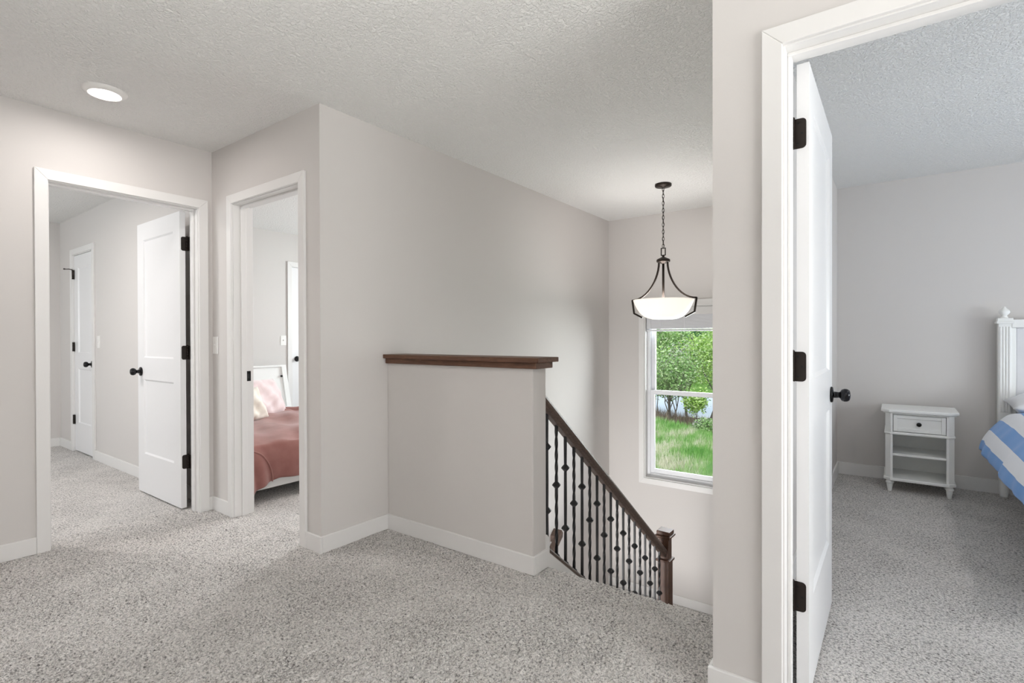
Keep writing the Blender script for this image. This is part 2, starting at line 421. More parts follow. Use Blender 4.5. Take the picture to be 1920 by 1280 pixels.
# ---------------------------------------------------------------- baseboards
def bb(name, segs, label):
    b = MB()
    for s in segs: b.box(*s)
    return struct(b.build(name, M_trim, bevel=.003), label, 'baseboard')
cA0, cA1 = A0 - RV - CW, A1 + RV + CW
cB0, cB1 = B0 - RV - CW, B1 + RV + CW
cC0, cC1 = C0 + RV + CW, C1 - RV - CW
bb('baseboard_left', [(X0, cA0, YA - .014, YA, 0, BH), (cA1, XB, YA - .014, YA, 0, BH)], 'white baseboard left of the wide doorway')
bb('baseboard_middle', [(XB - .014, XB, cB1, YA - .014, 0, BH), (XB - .014, XB, YE - .014, cB0, 0, BH)], 'white baseboard beside the narrow doorway')
bb('baseboard_corner', [(XB, XH, YE - .014, YE, 0, BH)], 'white baseboard between doorway corner and half wall')
bb('baseboard_half', [(XH - .014, XH, YH - .014, YE - .014, 0, BH), (XH, XHo - .004, YH - .014, YH, 0, BH)], 'white baseboard at the foot of the half wall')
bb('baseboard_right', [(XC - .014, XC, cC0, YC + .014, 0, BH), (XC, 2.22, YC, YC + .014, 0, BH), (XC - .014, XC, Y0, cC1, 0, BH)], 'white baseboard below the free corner by the right doorway')
bb('baseboard_landing', [(XW - .014, XW, YC, YE, ZL, ZL + BH)], 'white baseboard on the landing below the stair window')
bb('baseboard_west_bedroom', [(XLa - .014, XLa, YAo, CY0 - CW, 0, BH), (XLa - .014, XLa, CY1 + CW, YR, 0, BH), (X0, XLa - .014, YR - .014, YR, 0, BH)], 'white baseboard along the walls of the left bedroom')
bb('baseboard_north_bedroom', [(XBo, 3.45, YBk - .014, YBk, 0, BH), (4.3, XW, YBk - .014, YBk, 0, BH)], 'white baseboard behind the pink bed')
bb('baseboard_main_bedroom', [(XN - .014, XN, YCr, YCi, 0, BH + .01), (XCo, XN - .014, YCi - .014, YCi, 0, BH + .01)], 'white baseboard behind the nightstand')

# ---------------------------------------------------------------- door frames: local u across opening, z up, w out of the wall
def frame(name, u0, u1, wall0, wall1, stop0, stop1, horiz, label, faces=(True, True), strike=None):
    """horiz 'x': opening along X, wall between y=wall0..wall1; 'y': opening along Y"""
    P = (lambda u, w, z: (u, w, z)) if horiz == 'x' else (lambda u, w, z: (w, u, z))
    def bx(b, ua, ub, wa, wb, za, zb):
        p, q = P(ua, wa, za), P(ub, wb, zb)
        b.box(min(p[0], q[0]), max(p[0], q[0]), min(p[1], q[1]), max(p[1], q[1]), za, zb)
    lo, hi = min(u0, u1), max(u0, u1)
    b = MB(); JT = .019
    for (on, w, d) in ((faces[0], wall0, -1), (faces[1], wall1, 1)):
        if not on: continue
        i0, i1, zt = lo - RV, hi + RV, DH + RV
        o0, o1, zo = i0 - CW, i1 + CW, zt + CW
        vec = Vector(P(0, d * CT, 0))
        b.prism([P(o0, w, 0), P(i0, w, 0), P(i0, w, zt), P(o0, w, zo)], vec)
        b.prism([P(o1, w, 0), P(i1, w, 0), P(i1, w, zt), P(o1, w, zo)], vec)
        b.prism([P(o0, w, zo), P(i0, w, zt), P(i1, w, zt), P(o1, w, zo)], vec)
    tr = struct(b.build(name, M_trim, bevel=.0022), label, 'door frame')
    b = MB()
    wa, wb = min(wall0, wall1), max(wall0, wall1)
    bx(b, lo - JT, lo, wa - .001, wb + .001, 0, DH); bx(b, hi, hi + JT, wa - .001, wb + .001, 0, DH); bx(b, lo - JT, hi + JT, wa - .001, wb + .001, DH, DH + JT)
    b.build('jamb', M_trim, tr, bevel=.001)
    b = MB()
    bx(b, lo, lo + .011, stop0, stop1, 0, DH - .011); bx(b, hi - .011, hi, stop0, stop1, 0, DH - .011); bx(b, lo, hi, stop0, stop1, DH - .011, DH)
    b.build('door_stop', M_trim, tr, bevel=.002)
    if strike:
        u, wc, s = strike
        b = MB(); bx(b, u, u + s * .0025, wc - .024, wc + .012, .885, .952)
        st = b.build('strike_plate', M_black, tr, bevel=.002)
        b = MB(); bx(b, u + s * .002, u + s * .0035, wc - .012, wc + .002, .905, .932)
        b.build('strike_hole', M_dark, st)
    return tr
frame('trim_1', A0, A1, YA, YAo, YAo - .071, YAo - .036, 'x', 'white door casing around the wide left doorway')
frame('trim_2', B0, B1, XB, XBo, XBo - .071, XBo - .036, 'y', 'white door casing around the narrow doorway by the wall corner', strike=(B1, XBo - .018, -1))
frame('trim_3', C1, C0, XC, XCo, XCo - .071, XCo - .036, 'y', 'white door casing around the near right doorway')
frame('trim_4', CY0, CY1, XLa, XBo, XLa + .045, XLa + .08, 'y', 'white casing around the closet door in the left bedroom', faces=(True, False))
frame('trim_6', 3.512, 4.23, YBk, YBk + .1, YBk + .045, YBk + .08, 'x', 'white closet casing beyond the pink bed', faces=(True, False))

# ---------------------------------------------------------------- doors; leaf in local axes: hinge edge at x=0, leaf to +x, thickness y 0..-.035, z up
LT = .035
def knob_prof(): return [(.0, .0), (.033, .0), (.034, .004), (.031, .009), (.014, .011), (.012, .03), (.015, .034), (.024, .040), (.0275, .050), (.0265, .060), (.021, .068), (.012, .071), (0.0, .072)]
def door(name, width, mat4, label, zr=(.012, DH - .003), knob_side=(1, 1), hinges=True, hz=(1.815, 1.071, .333), knob=True, hinge_y=0):
    z0, z1 = zr; st = .112
    b = MB()
    b.box(0, st, -LT, 0, z0, z1); b.box(width - st, width, -LT, 0, z0, z1)
    for za, zb in ((z0, .305), (.865, 1.028), (1.91, z1)): b.box(st, width - st, -LT, 0, za, zb)
    # sunk panels with sloping edges
    for za, zb in ((.305, .865), (1.028, 1.91)):
        xa, xb = st, width - st; s = .011; dp = .0095
        for sgn in (0, 1):
            yo, yi = (0, -dp) if sgn == 0 else (-LT, -LT + dp)
            o = [(xa, yo, za), (xb, yo, za), (xb, yo, zb), (xa, yo, zb)]
            i = [(xa + s, yi, za + s), (xb - s, yi, za + s), (xb - s, yi, zb - s), (xa + s, yi, zb - s)]
            ov = [b.bm.verts.new(p) for p in o]; iv = [b.bm.verts.new(p) for p in i]
            fs = [b.bm.faces.new([ov[k], ov[(k + 1) % 4], iv[(k + 1) % 4], iv[k]]) for k in range(4)] + [b.bm.faces.new(iv)]
            if sgn == 0:
                for f in fs: f.normal_flip()
    d = b.build(name, M_door); d.matrix_world = mat4
    struct(d, label, 'door')
    def kid(b, nm, m, par=d, bev=0):
        o = b.build(nm, m, bevel=bev); o.parent = par; return o
    if knob:
        for sd in (0, 1):
            if not knob_side[sd]: continue
            b = MB().lathe([(max(r, .0004), h if sd == 0 else -h - LT) for r, h in knob_prof()], (width - .062, 0, .922), 'Y', 24, cap=False)
            kid(b, 'door_handle', M_handle)
        kid(box(width - .0005, width + .0012, -.029, -.006, .893, .951), 'latch_plate', M_black)
    if hinges:
        for z in hz:
            b = MB(); y1 = hinge_y
            # leaf on the door edge with rounded outer corners
            pts = []
            hh, w0, w1, rr = .0475, .012, -.027, .012
            pts += [(-.0022, w0, z - hh), (-.0022, w0, z + hh)]
            for a in range(0, 91, 15): pts.append((-.0022, w1 + rr - rr * math.sin(R(a)), z + hh - rr + rr * math.cos(R(a))))
            for a in range(0, 91, 15): pts.append((-.0022, w1 + rr - rr * math.cos(R(a)), z - hh + rr - rr * math.sin(R(a))))
            b.prism(pts, (.0024, 0, 0))
            b.box(-.0155, -.002, .004, .0065, z - hh, z + hh)
            hg = kid(b, 'hinge', M_hinge)
            for k in range(3):
                pass
            b = MB()
            for k in range(5):
                za = z - hh + k * .019
                b.lathe([(.0058, za + .0006), (.0058, za + .0184)], (-.007, .0105, 0), 'Z', 12)
            b.lathe([(.007, z + hh), (.007, z + hh + .003), (.003, z + hh + .006)], (-.007, .0105, 0), 'Z', 12)
            kid(b, 'hinge_pin', M_hinge, hg)
            b = MB()
            for dz, dy in ((.032, -.004), (0, -.016), (-.032, -.004)):
                b.lathe([(.0035, -.0031), (.0035, -.0020)], (0, dy, z + dz), 'X', 10)
            kid(b, 'hinge_screw', M_black, hg)
    return d
def mat(xdir, ydir, loc):
    x = Vector(xdir); y = Vector(ydir); z = x.cross(y)
    m = Matrix((x, y, z)).transposed().to_4x4(); m.translation = Vector(loc); return m
# left bedroom: open 90 degrees, leaf along +Y, its hall-closed face towards -X
# local y=+ is the hinge pin side; mirrored where the rotation must keep z up
mA = mat((0, 1, 0), (-1, 0, 0), (1.513, 3.912, 0))          # local -y -> +x : leaf occupies x 1.513..1.548
dA = door('door_1', .757, mA, 'white two-panel door standing open inside the wide left doorway', hinges=False)
def flip_hinge(d, zs_, x0=0):
    """hinges whose pin sits on the leaf's back (local y=-LT) side"""
    for z in zs_:
        hh, rr = .0475, .012; w0, w1 = -LT - .012, -.008
        pts = [(-.0022, w0, z + hh), (-.0022, w0, z - hh)]
        for a in range(0, 91, 15): pts.append((-.0022, w1 - rr + rr * math.sin(R(a)), z - hh + rr - rr * math.cos(R(a))))
        for a in range(0, 91, 15): pts.append((-.0022, w1 - rr + rr * math.cos(R(a)), z + hh - rr + rr * math.sin(R(a))))
        b = MB().prism(pts, (.0024, 0, 0))
        b.box(-.034, -.002, -LT - .0148, -LT - .0125, z - hh, z + hh)
        hg = b.build('hinge', M_hinge); hg.parent = d
        b = MB()
        for k in range(5):
            za = z - hh + k * .019
            b.lathe([(.0058, za + .0006), (.0058, za + .0184)], (-.006, -LT - .0075, 0), 'Z', 12)
        b.lathe([(.007, z + hh), (.007, z + hh + .003), (.003, z + hh + .006)], (-.006, -LT - .0075, 0), 'Z', 12)
        o = b.build('hinge_pin', M_hinge); o.parent = hg
        b = MB()
        for dz, dy in ((.032, -.026), (0, -.018), (-.032, -.026)):
            b.lathe([(.0035, -.0031), (.0035, -.0020)], (0, dy, z + dz), 'X', 10)
        o = b.build('hinge_screw', M_black); o.parent = hg
flip_hinge(dA, (1.817, 1.073, .326))
# main bedroom: leaf along +X, seen face towards -Y, pin towards +Y
mC = mat((1, 0, 0), (0, 1, 0), (1.886, .2515, 0))
door('door_2', .757, mC, 'white two-panel door standing open inside the near right doorway')
# middle bedroom door, swung open behind its right jamb
mB = mat((1, 0, 0), (0, 1, 0), (1.79, 2.694, 0))
door('door_3', .757, mB, 'white door swung open behind the right jamb of the narrow doorway')
# closets (closed)
mL = mat((0, -1, 0), (1, 0, 0), (XLa + .043, CY1 - .003, 0))
dL = door('door_4', CY1 - CY0 - .006, mL, 'closed white closet door inside the left bedroom', hinges=False, knob_side=(0, 1))
for z in (1.842, 1.09, .333):
    b = MB()
    yk = -LT - .012
    for k in range(5): b.lathe([(.009, z - .0475 + k * .019 + .0005), (.009, z - .0475 + k * .019 + .0185)], (-.002, yk, 0), 'Z', 10)
    b.box(-.012, .010, yk - .003, yk + .0105, z - .0475, z + .0475)
    o = b.build('hinge', M_hinge); o.parent = dL
    if z > 1.8:
        b = MB().tube([(-.002, yk - .004, z + .051), (-.002, yk - .035, z + .055), (-.03, yk - .06, z + .055)], .0045, 8)
        b.lathe([(.009, 0), (.009, .012)], (-.034, yk - .062, z + .05), 'Z', 10)
        o2 = b.build('pin_stop', M_hinge); o2.parent = o
mK = mat((-1, 0, 0), (0, -1, 0), (4.227, YBk + .006, 0))
door('door_5', 4.227 - 3.515, mK, 'closed white closet door beyond the right side of the pink bed', hinges=False, knob_side=(1, 0))

# ---------------------------------------------------------------- light switches
def switch(loc, nrm, label):
    n = Vector(nrm); u = Vector((0, 0, 1)).cross(n)
    e = empty('light_switch', loc, label, 'light switch', 'white wall switches')
    m = Matrix((u, Vector((0, 0, 1)), n)).transposed().to_4x4(); m.translation = Vector(loc)
    box(-.0365, .0365, -.058, .058, 0, .005).build('wall_plate', M_plastic, e, bevel=.002, matrix=m)
    b = MB().box(-.0055, .0055, -.012, .012, .004, .0065); b.prism([(-.004, -.006, .006), (-.004, .008, .006), (-.004, .010, .015), (-.004, .003, .014)], (.008, 0, 0))
    b.build('toggle', M_plastic, e, matrix=m)
    for y in (-.03, .03): MB().lathe([(.003, .0048), (.003, .0058)], (0, y, 0), 'Z', 10).build('screw', M_plastic, e, matrix=m)
switch((XB, 3.717, 1.123), (-1, 0, 0), 'white light switch in the corner between the two left doorways')
switch((XLa, 6.126, 1.141), (-1, 0, 0), 'white light switch beside the closet door inside the left bedroom')
switch((3.40, YBk, 1.149), (0, -1, 0), 'white light switch on the wall above the pink bed headboard')

# ---------------------------------------------------------------- half wall cap
e = empty('half_wall_cap', (2.18, 1.95, 1.045), 'brown wooden cap board lying along the top of the half wall', 'cap board')
box(2.083, 2.277, 1.377, YE - .001, 1.045, 1.069).build('board', M_wood, e, bevel=.003)
box(2.102, 2.258, 1.401, YE - .001, 1.014, 1.045).build('apron', M_wood, e, bevel=.003)
# the apron is a band around the wall
# ---------------------------------------------------------------- stair railing
RY = 1.49
e = empty('stair_railing', (2.3, RY, 0), 'dark wooden stair railing with black iron balusters and newel post', 'stair railing')
def zr(x): return .764 - .7795 * (x - 2.333)      # underside of the handrail
SL = .7795; X1r, X2r = XHo, 4.085
def sloped(b, xa, xb, f, prof):
    """profile [(dy,dz)] swept along the stair slope"""
    b.prism([(xa, RY + dy, f(xa) + dz) for dy, dz in prof], (xb - xa, 0, -SL * (xb - xa)))
b = MB()
sloped(b, X1r, X2r, zr, [(-.018, 0), (.018, 0), (.022, .014), (.022, .022), (.031, .034), (.033, .05), (.028, .066), (.014, .078), (-.014, .078), (-.028, .066), (-.033, .05), (-.031, .034), (-.022, .022), (-.022, .014)])
b.build('handrail', M_woodx, e, bevel=.002)
b = MB()
sloped(b, XHo + .02, X2r, zs, [(-.036, -.04), (.036, -.04), (.036, -.012), (.027, 0), (-.027, 0), (-.036, -.012)])
b.build('foot_rail', M_woodx, e, bevel=.002)
def knuckle(b, z):
    b.lathe([(.008, z - .021), (.011, z - .016), (.019, z - .008), (.0245, z - .001), (.0245, z + .001), (.019, z + .008), (.011, z + .016), (.008, z + .021)], (0, 0, 0), 'Z', 8, smooth=False)
def baluster(double):
    z0, z1 = 0, .742
    b = MB(); h = .0066
    if double:
        ks = (.27, .71) if False else (.205, .545)
        zz = [0, .1, ks[0] - .03, ks[0], ks[0] + .03, .36, ks[1] - .03, ks[1], ks[1] + .03, .68, .742]
        b.tube([(0, 0, z) for z in zz], [.0093, .0093, .0085, .0075, .0085, .0093, .0085, .0075, .0085, .0093, .0093], 4, smooth=False, sq=True)
    else:
        ks = (.395,)
        # twisted square bar above and below the knuckle
        for za, zb in ((0, .395), (.395, .742)):
            N = 40; rings = []
            for i in range(N + 1):
                f = i / N; z = za + (zb - za) * f; tw = 0 if f < .12 or f > .88 else (f - .12) / .76 * 2 * math.pi
                if f > .88: tw = 2 * math.pi
                rings.append([b.bm.verts.new((.0093 * math.cos(tw + math.pi / 4 + k * math.pi / 2), .0093 * math.sin(tw + math.pi / 4 + k * math.pi / 2), z)) for k in range(4)])
            for i in range(N):
                for k in range(4): b.bm.faces.new((rings[i][k], rings[i][(k + 1) % 4], rings[i + 1][(k + 1) % 4], rings[i + 1][k]))
            b.bm.faces.new(rings[0][::-1]); b.bm.faces.new(rings[-1])
    o = b.build('baluster', M_iron)
    kk = []
    for z in ks:
        b = MB(); knuckle(b, z); k = b.build('knuckle', M_iron, bevel=.002); k.parent = o; kk.append(k)
    # slanted shoe at the foot
    b = MB()
    for wd, zt in ((.0155, .012), (.0125, .020)):
        p = [(-wd, -wd, wd * SL), (wd, -wd, -wd * SL), (wd, wd, -wd * SL), (-wd, wd, wd * SL)]
        b.prism(p, (0, 0, zt))
    k = b.build('shoe', M_iron, bevel=.001); k.parent = o; kk.append(k)
    return o, kk
protos = [baluster(True), baluster(False)]
for i in range(18):
    p, kk = protos[i % 2]
    x = 2.339 + .0968 * i
    if i < 2: o = p; cs = kk
    else:
        o = p.copy(); COL.objects.link(o); cs = []
        for k in kk:
            c2 = k.copy(); COL.objects.link(c2); c2.parent = o; cs.append(c2)
    o.parent = e; o.matrix_parent_inverse = Matrix.Translation(-e.location)
    o.location = (x, RY, zs(x) - .004)
# newel post
NX, NY, NW = 4.115, 1.49, .046
b = box(NX - NW, NX + NW, NY - NW, NY + NW, ZL + .0, -.62)
b.box(NX - NW + .006, NX + NW - .006, NY - NW + .006, NY + NW - .006, -.62, -.45)
nw = b.build('newel_post', M_woodz, e, bevel=.003)
b = box(NX - NW - .012, NX + NW + .012, NY - NW - .012, NY + NW + .012, -.632, -.612)
b.build('newel_band', M_woodz, nw, bevel=.005)
b = box(NX - NW - .004, NX + NW + .004, NY - NW - .004, NY + NW + .004, -.452, -.435)
b.box(NX - NW - .018, NX + NW + .018, NY - NW - .018, NY + NW + .018, -.436, -.418)
b.box(NX - NW - .008, NX + NW + .008, NY - NW - .008, NY + NW + .008, -.418, -.385)
b.build('newel_cap', M_woodz, nw, bevel=.006)
for ch in (nw,):
    for c2 in ch.children: c2.matrix_parent_inverse = Matrix.Identity(4)

# handrail on the wall of the lower flight
e = empty('wall_handrail', (4.0, 2.44, -.6), 'short brown handrail on the stairwell wall glimpsed behind the first balusters', 'handrail')
b = MB(); xa, xb = 4.05, 2.5; za = -.60
pr = [(-.03, -.03), (.03, -.03), (.033, .01), (.02, .03), (-.02, .03), (-.033, .01)]
b.prism([(xa, 2.44 + dy, za + dz) for dy, dz in pr], (xb - xa, 0, SL * (xb - xa)))
b.build('rail', M_woodx, e, bevel=.003)
b = MB().prism([(xa, 2.44, za - .03), (xa, 2.44, za + .03), (xa - .06, 2.44, za + .03 - .047), (xa - .06, 2.44, za - .03 - .047)], (0, .066, 0))
b.build('rail_return', M_woodx, e, bevel=.003)
b = MB().tube([(3.6, 2.505, za - .42), (3.6, 2.45, za - .42), (3.6, 2.44, za - .37)], .007, 8)
b.build('bracket', M_black, e)

# ---------------------------------------------------------------- pendant lamp
PX_, PY_ = 4.224, 1.543
e = empty('pendant_lamp', (PX_, PY_, CH), 'bronze pendant lamp with lit white glass bowl hanging over the stairs', 'pendant lamp')
MB().lathe([(.001, CH - .028), (.02, CH - .028), (.022, CH - .024), (.062, CH - .022), (.067, CH - .016), (.067, CH - .001)], (PX_, PY_, 0), 'Z', 36).build('canopy', M_bronze, e)
b = MB(); z = CH - .024; k = 0
zc0, zc1 = CH - .026, 1.913; nl = 17; ll = (zc0 - zc1) / nl
for k in range(nl):
    zc = zc0 - ll * (k + .5); a = k % 2; hl = ll / 2 + .0045; w = .0085
    pts = []
    for i in range(16):
        q = 2 * math.pi * i / 16; dx = w * math.cos(q); dz = hl * math.sin(q)
        pts.append((PX_ + (dx if a else 0), PY_ + (0 if a else dx), zc + dz))
    b.tube(pts, .0022, 6, closed=True)
b.tube([(PX_ + .004 * math.sin(i * .9), PY_ + .004 * math.cos(i * .9), zc0 - (zc0 - zc1) * i / 40) for i in range(41)], .0016, 6)
b.build('chain', M_bronze, e)
b = MB()
zt, zb = 1.913, 1.848
for y in (-.017, .017): b.box(PX_ - .004, PX_ + .004, PY_ + y - .0035, PY_ + y + .0035, zb, zt)
for zz in (zb, zt - .007): b.box(PX_ - .004, PX_ + .004, PY_ - .0205, PY_ + .0205, zz, zz + .007)
b.build('loop', M_bronze, e, bevel=.001)
MB().lathe([(.002, 1.852), (.012, 1.85), (.009, 1.838), (.02, 1.833), (.05, 1.818), (.055, 1.812), (.055, 1.797), (.048, 1.792), (.025, 1.790), (.022, 1.782), (.002, 1.781)], (PX_, PY_, 0), 'Z', 32).build('hub', M_bronze, e)
MB().lathe([(.0095, 1.40), (.0095, 1.785)], (PX_, PY_, 0), 'Z', 16).build('stem', M_bronze, e)
def arm(sg):
    b = MB(); pts = []
    for i in range(15):
        f = i / 14
        # quarter-ellipse like sweep, steep at the hub and flat at the rim
        y = .036 + (.272 - .036) * (1 - math.cos(f * math.pi / 2)) ** .95
        z = 1.795 - (1.795 - 1.488) * math.sin(f * math.pi / 2) ** 1.05
        pts.append((y, z))
    pts += [(.256, 1.376), (.183, 1.338)]
    w = .0065; d = .0065
    # flat bar swept as boxes between points
    for k in range(len(pts) - 1):
        a = Vector((0, pts[k][0], pts[k][1])); c = Vector((0, pts[k + 1][0], pts[k + 1][1]))
        t_ = (c - a).normalized(); nrm = Vector((0, -t_.z, t_.y))
        P4 = [a - t_ * .002 + nrm * d, c + t_ * .002 + nrm * d, c + t_ * .002 - nrm * d, a - t_ * .002 - nrm * d]
        b.prism([(PX_ - w, PY_ + sg * p.y, p.z) for p in P4], (2 * w, 0, 0))
    return b.build('arm', M_bronze, e)
arm(1); arm(-1)
def bowlz(r, z0=1.322, z1=1.482, rr=.243): return z0 + (z1 - z0) * (r / rr) ** 4.2
b = MB(); prof = [(.001, 1.322)] + [(rr_, bowlz(rr_)) for rr_ in (.05, .09, .12, .15, .175, .195, .21, .222, .232, .239, .243)]
b.lathe(prof, (PX_, PY_, 0), 'Z', 48, cap=False)
b.build('glass_bowl', M_shade, e, solid=.004)
lamp('pendant_bulb', 'AREA', (PX_, PY_, 1.47), 7.5, (1, .97, .94), (R(180), 0, 0), (.40, .40), 'DISK')

# ---------------------------------------------------------------- recessed ceiling lights; all but the one above the left doorway are added
def downlight(x, y, label, w, group='round recessed ceiling lights'):
    e = empty('ceiling_light', (x, y, CH), label, 'ceiling light', group)
    MB().lathe([(.066, CH - .017), (.068, CH - .020), (.073, CH - .0205), (.085, CH - .013), (.0945, CH - .007), (.096, CH + .001)], (x, y, 0), 'Z', 48, cap=False).build('trim_ring', M_plastic, e)
    MB().lathe([(.001, CH - .0165), (.067, CH - .0165)], (x, y, 0), 'Z', 48, cap=False).build('lens', M_lens, e)
    lamp('downlight_bulb', 'AREA', (x, y, CH - .0185), w, (1, .945, .915), (0, 0, 0), (.13, .13), 'DISK')
downlight(.35, 4.85, 'added round recessed fill light inside the left bedroom outside the picture', 24)  # added overhead fill for the bedroom floor and the spill into the hall
downlight(3.0, -1.2, 'added round recessed fill light inside the main bedroom outside the picture', 8)  # added fill to brighten the nightstand front
downlight(2.9, 3.2, 'added round recessed fill light inside the middle bedroom outside the picture', 16)  # added fill spilling through the narrow doorway onto the hall carpet
downlight(.922, 3.27, 'round lit recessed light in the ceiling above the wide left doorway', 5.5)
for x, y, w in ((-.55, .7, 2), (-.1, -1.3, 4.5), (-1.0, 2.3, 4)):  # added out-of-view lamps that brighten the hall
    downlight(x, y, 'added round recessed fill light of the hall outside the picture', w)

# ---------------------------------------------------------------- stair window
wn = MB()
xi, xo = XW - CT, XW
c0, c1, d0, d1 = WY0 - CW + .004, WY1 + CW - .004, WZ0 - CW + .004, WZ1 + CW - .004
y0, y1, z0, z1 = WY0 + .004, WY1 - .004, WZ0 + .004, WZ1 - .004
for q in ([(c0, d0), (y0, z0), (y0, z1), (c0, d1)], [(c1, d0), (y1, z0), (y1, z1), (c1, d1)], [(c0, d1), (y0, z1), (y1, z1), (c1, d1)], [(c0, d0), (y0, z0), (y1, z0), (c1, d0)]):
    wn.prism([(xo, a, b_) for a, b_ in q], (-CT, 0, 0))
win = struct(wn.build('window_1', M_trim, bevel=.002), 'white double-hung stairwell window looking onto grass and trees', 'window')
def ring(b, xa, xb, y0, y1, z0, z1, w, wt=None, wb=None):
    wt = wt or w; wb = wb or w
    b.box(xa, xb, y0, y0 + w, z0, z1); b.box(xa, xb, y1 - w, y1, z0, z1); b.box(xa, xb, y0 + w, y1 - w, z1 - wt, z1); b.box(xa, xb, y0 + w, y1 - w, z0, z0 + wb)
b = MB(); ring(b, XW - .002, XW + .075, WY0, WY1, WZ0, WZ1, .014); b.build('jamb_liner', M_trim, win)
b = MB(); ring(b, XW + .06, XWo + .01, WY0 + .012, WY1 - .012, WZ0 + .012, WZ1 - .012, .03, .03, .035); b.build('window_frame', M_vinyl, win, bevel=.003)
ZM = .595
b = MB(); ring(b, XW + .075, XW + .105, WY0 + .04, WY1 - .04, WZ0 + .042, ZM + .025, .042, .045, .05)
sa = b.build('lower_sash', M_vinyl, win, bevel=.003)
box(XW + .089, XW + .091, WY0 + .08, WY1 - .08, WZ0 + .09, ZM - .018).build('pane', M_glass, sa)
b = MB(); ring(b, XW + .112, XW + .142, WY0 + .04, WY1 - .04, ZM - .02, WZ1 - .042, .04, .045, .04)
sa = b.build('upper_sash', M_vinyl, win, bevel=.003)
box(XW + .126, XW + .128, WY0 + .078, WY1 - .078, ZM + .018, WZ1 - .085).build('pane', M_glass, sa)
# blind pulled up
e = empty('window_blind', (XW + .04, 1.49, WZ1 - .014), 'white blind gathered up at the top of the stairwell window', 'blind')
box(XW + .012, XW + .02, WY0 + .018, WY1 - .018, WZ1 - .092, WZ1 - .016).build('valance', M_trim, e, bevel=.002)
box(XW + .022, XW + .056, WY0 + .02, WY1 - .02, WZ1 - .066, WZ1 - .016).build('head_rail', M_vinyl, e)
b = MB()
for k in range(24):
    z = WZ1 - .085 - k * .0062
    b.prism([(XW + .018, WY0 + .022, z), (XW + .036, WY0 + .022, z + .0022), (XW + .056, WY0 + .022, z), (XW + .056, WY0 + .022, z - .0056), (XW + .036, WY0 + .022, z - .0036), (XW + .018, WY0 + .022, z - .0050)], (0, WY1 - WY0 - .044, 0))
b.build('slats', M_vinyl, e)
box(XW + .016, XW + .058, WY0 + .022, WY1 - .022, WZ1 - .258, WZ1 - .240).build('bottom_rail', M_vinyl, e, bevel=.002)
for y in (WY0 + .17, 1.49 - .2, 1.49 + .2, WY1 - .17): box(XW + .0145, XW + .016, y - .004, y + .004, WZ1 - .258, WZ1 - .08).build('ladder_cord', M_vinyl, e)
MB().tube([(XW + .014, WY1 - .07, WZ1 - .09), (XW + .012, WY1 - .066, WZ1 - .32)], .003, 8).build('tilt_wand', M_vinyl, e)
# windows of the bedrooms, out of view; both hall windows are added for fill
def plainwin(name, axis, w, a0, a1, z0, z1, label):
    b = MB()
    def bx(a, b2, za, zb, d=.1):
        if axis == 'x': b.box(w - d / 2, w + d / 2, a, b2, za, zb)
        else: b.box(a, b2, w - d / 2, w + d / 2, za, zb)
    bx(a0, a0 + .06, z0, z1); bx(a1 - .06, a1, z0, z1); bx(a0 + .06, a1 - .06, z0, z0 + .06); bx(a0 + .06, a1 - .06, z1 - .06, z1); bx(a0 + .06, a1 - .06, (z0 + z1) / 2 - .02, (z0 + z1) / 2 + .02, .05)
    o = struct(b.build(name, M_vinyl), label, 'window')
    b = MB()
    if axis == 'x': b.box(w - .003, w + .003, a0 + .05, a1 - .05, z0 + .05, z1 - .05)
    else: b.box(a0 + .05, a1 - .05, w - .003, w + .003, z0 + .05, z1 - .05)
    b.build('pane', M_glass, o)
plainwin('window_2', 'x', X0 - .06, 4.95, 6.45, .9, 2.1, 'window of the left bedroom outside the picture')
plainwin('window_3', 'x', XW + .08, 3.5, 5.1, .9, 2.1, 'window of the middle bedroom outside the picture')
plainwin('window_4', 'y', YCr - .06, 2.35, 4.05, .5, 2.1, 'window of the main bedroom outside the picture')
plainwin('window_added_west', 'x', X0 - .06, -.5, 1.5, .85, 1.4, 'added hall window for fill light on the left of the camera')
plainwin('window_added_south', 'y', Y0 - .06, -.3, 1.65, .85, 2.15, 'added hall window for fill light behind the camera')

# ---------------------------------------------------------------- nightstand
def cant(x0, x1, y0, y1, c): return [(x1, y0), (x1, y1), (x0 + c, y1), (x0, y1 - c), (x0, y0 + c), (x0 + c, y0)]
e = empty('nightstand', (5.05, -.15, 0), 'white nightstand with one drawer and open shelves standing by the bedroom wall', 'nightstand')
nx0, nx1, ny0, ny1 = 4.852, 5.22, -.352, .052
def slab(b, g, c, z0, z1, gx=None):
    pts = cant(nx0 - g, nx1, ny0 - g, ny1 + g, c); b.prism([(p[0], p[1], z0) for p in pts], (0, 0, z1 - z0))
b = MB(); slab(b, .014, .045, .592, .602); slab(b, .026, .05, .602, .624)
b.build('top', M_white_furn, e, bevel=.005, seg=3)
b = MB(); pw = .046
for sy, ya in ((1, ny1), (-1, ny0)):
    # canted corner post
    b.prism([(nx0 + .032, ya, .105), (nx0, ya - sy * .032, .105), (nx0, ya - sy * pw, .105), (nx0 + .04, ya - sy * pw, .105), (nx0 + .05, ya, .105)], (0, 0, .487))
    b.box(nx0 + .045, nx1, min(ya, ya - sy * .016), max(ya, ya - sy * .016), .105, .592)
b.box(nx1 - .01, nx1, ny0 + .016, ny1 - .016, .105, .592)
b.box(nx0 + .008, nx1 - .01, ny0 + pw, ny1 - pw, .445, .455); b.box(nx0 + .008, nx0 + .03, ny0 + pw, ny1 - pw, .584, .592)
b.build('case', M_white_furn, e, bevel=.002)
b = MB(); slab(b, .006, .035, .436, .448); b.build('waist_band', M_white_furn, e, bevel=.003)
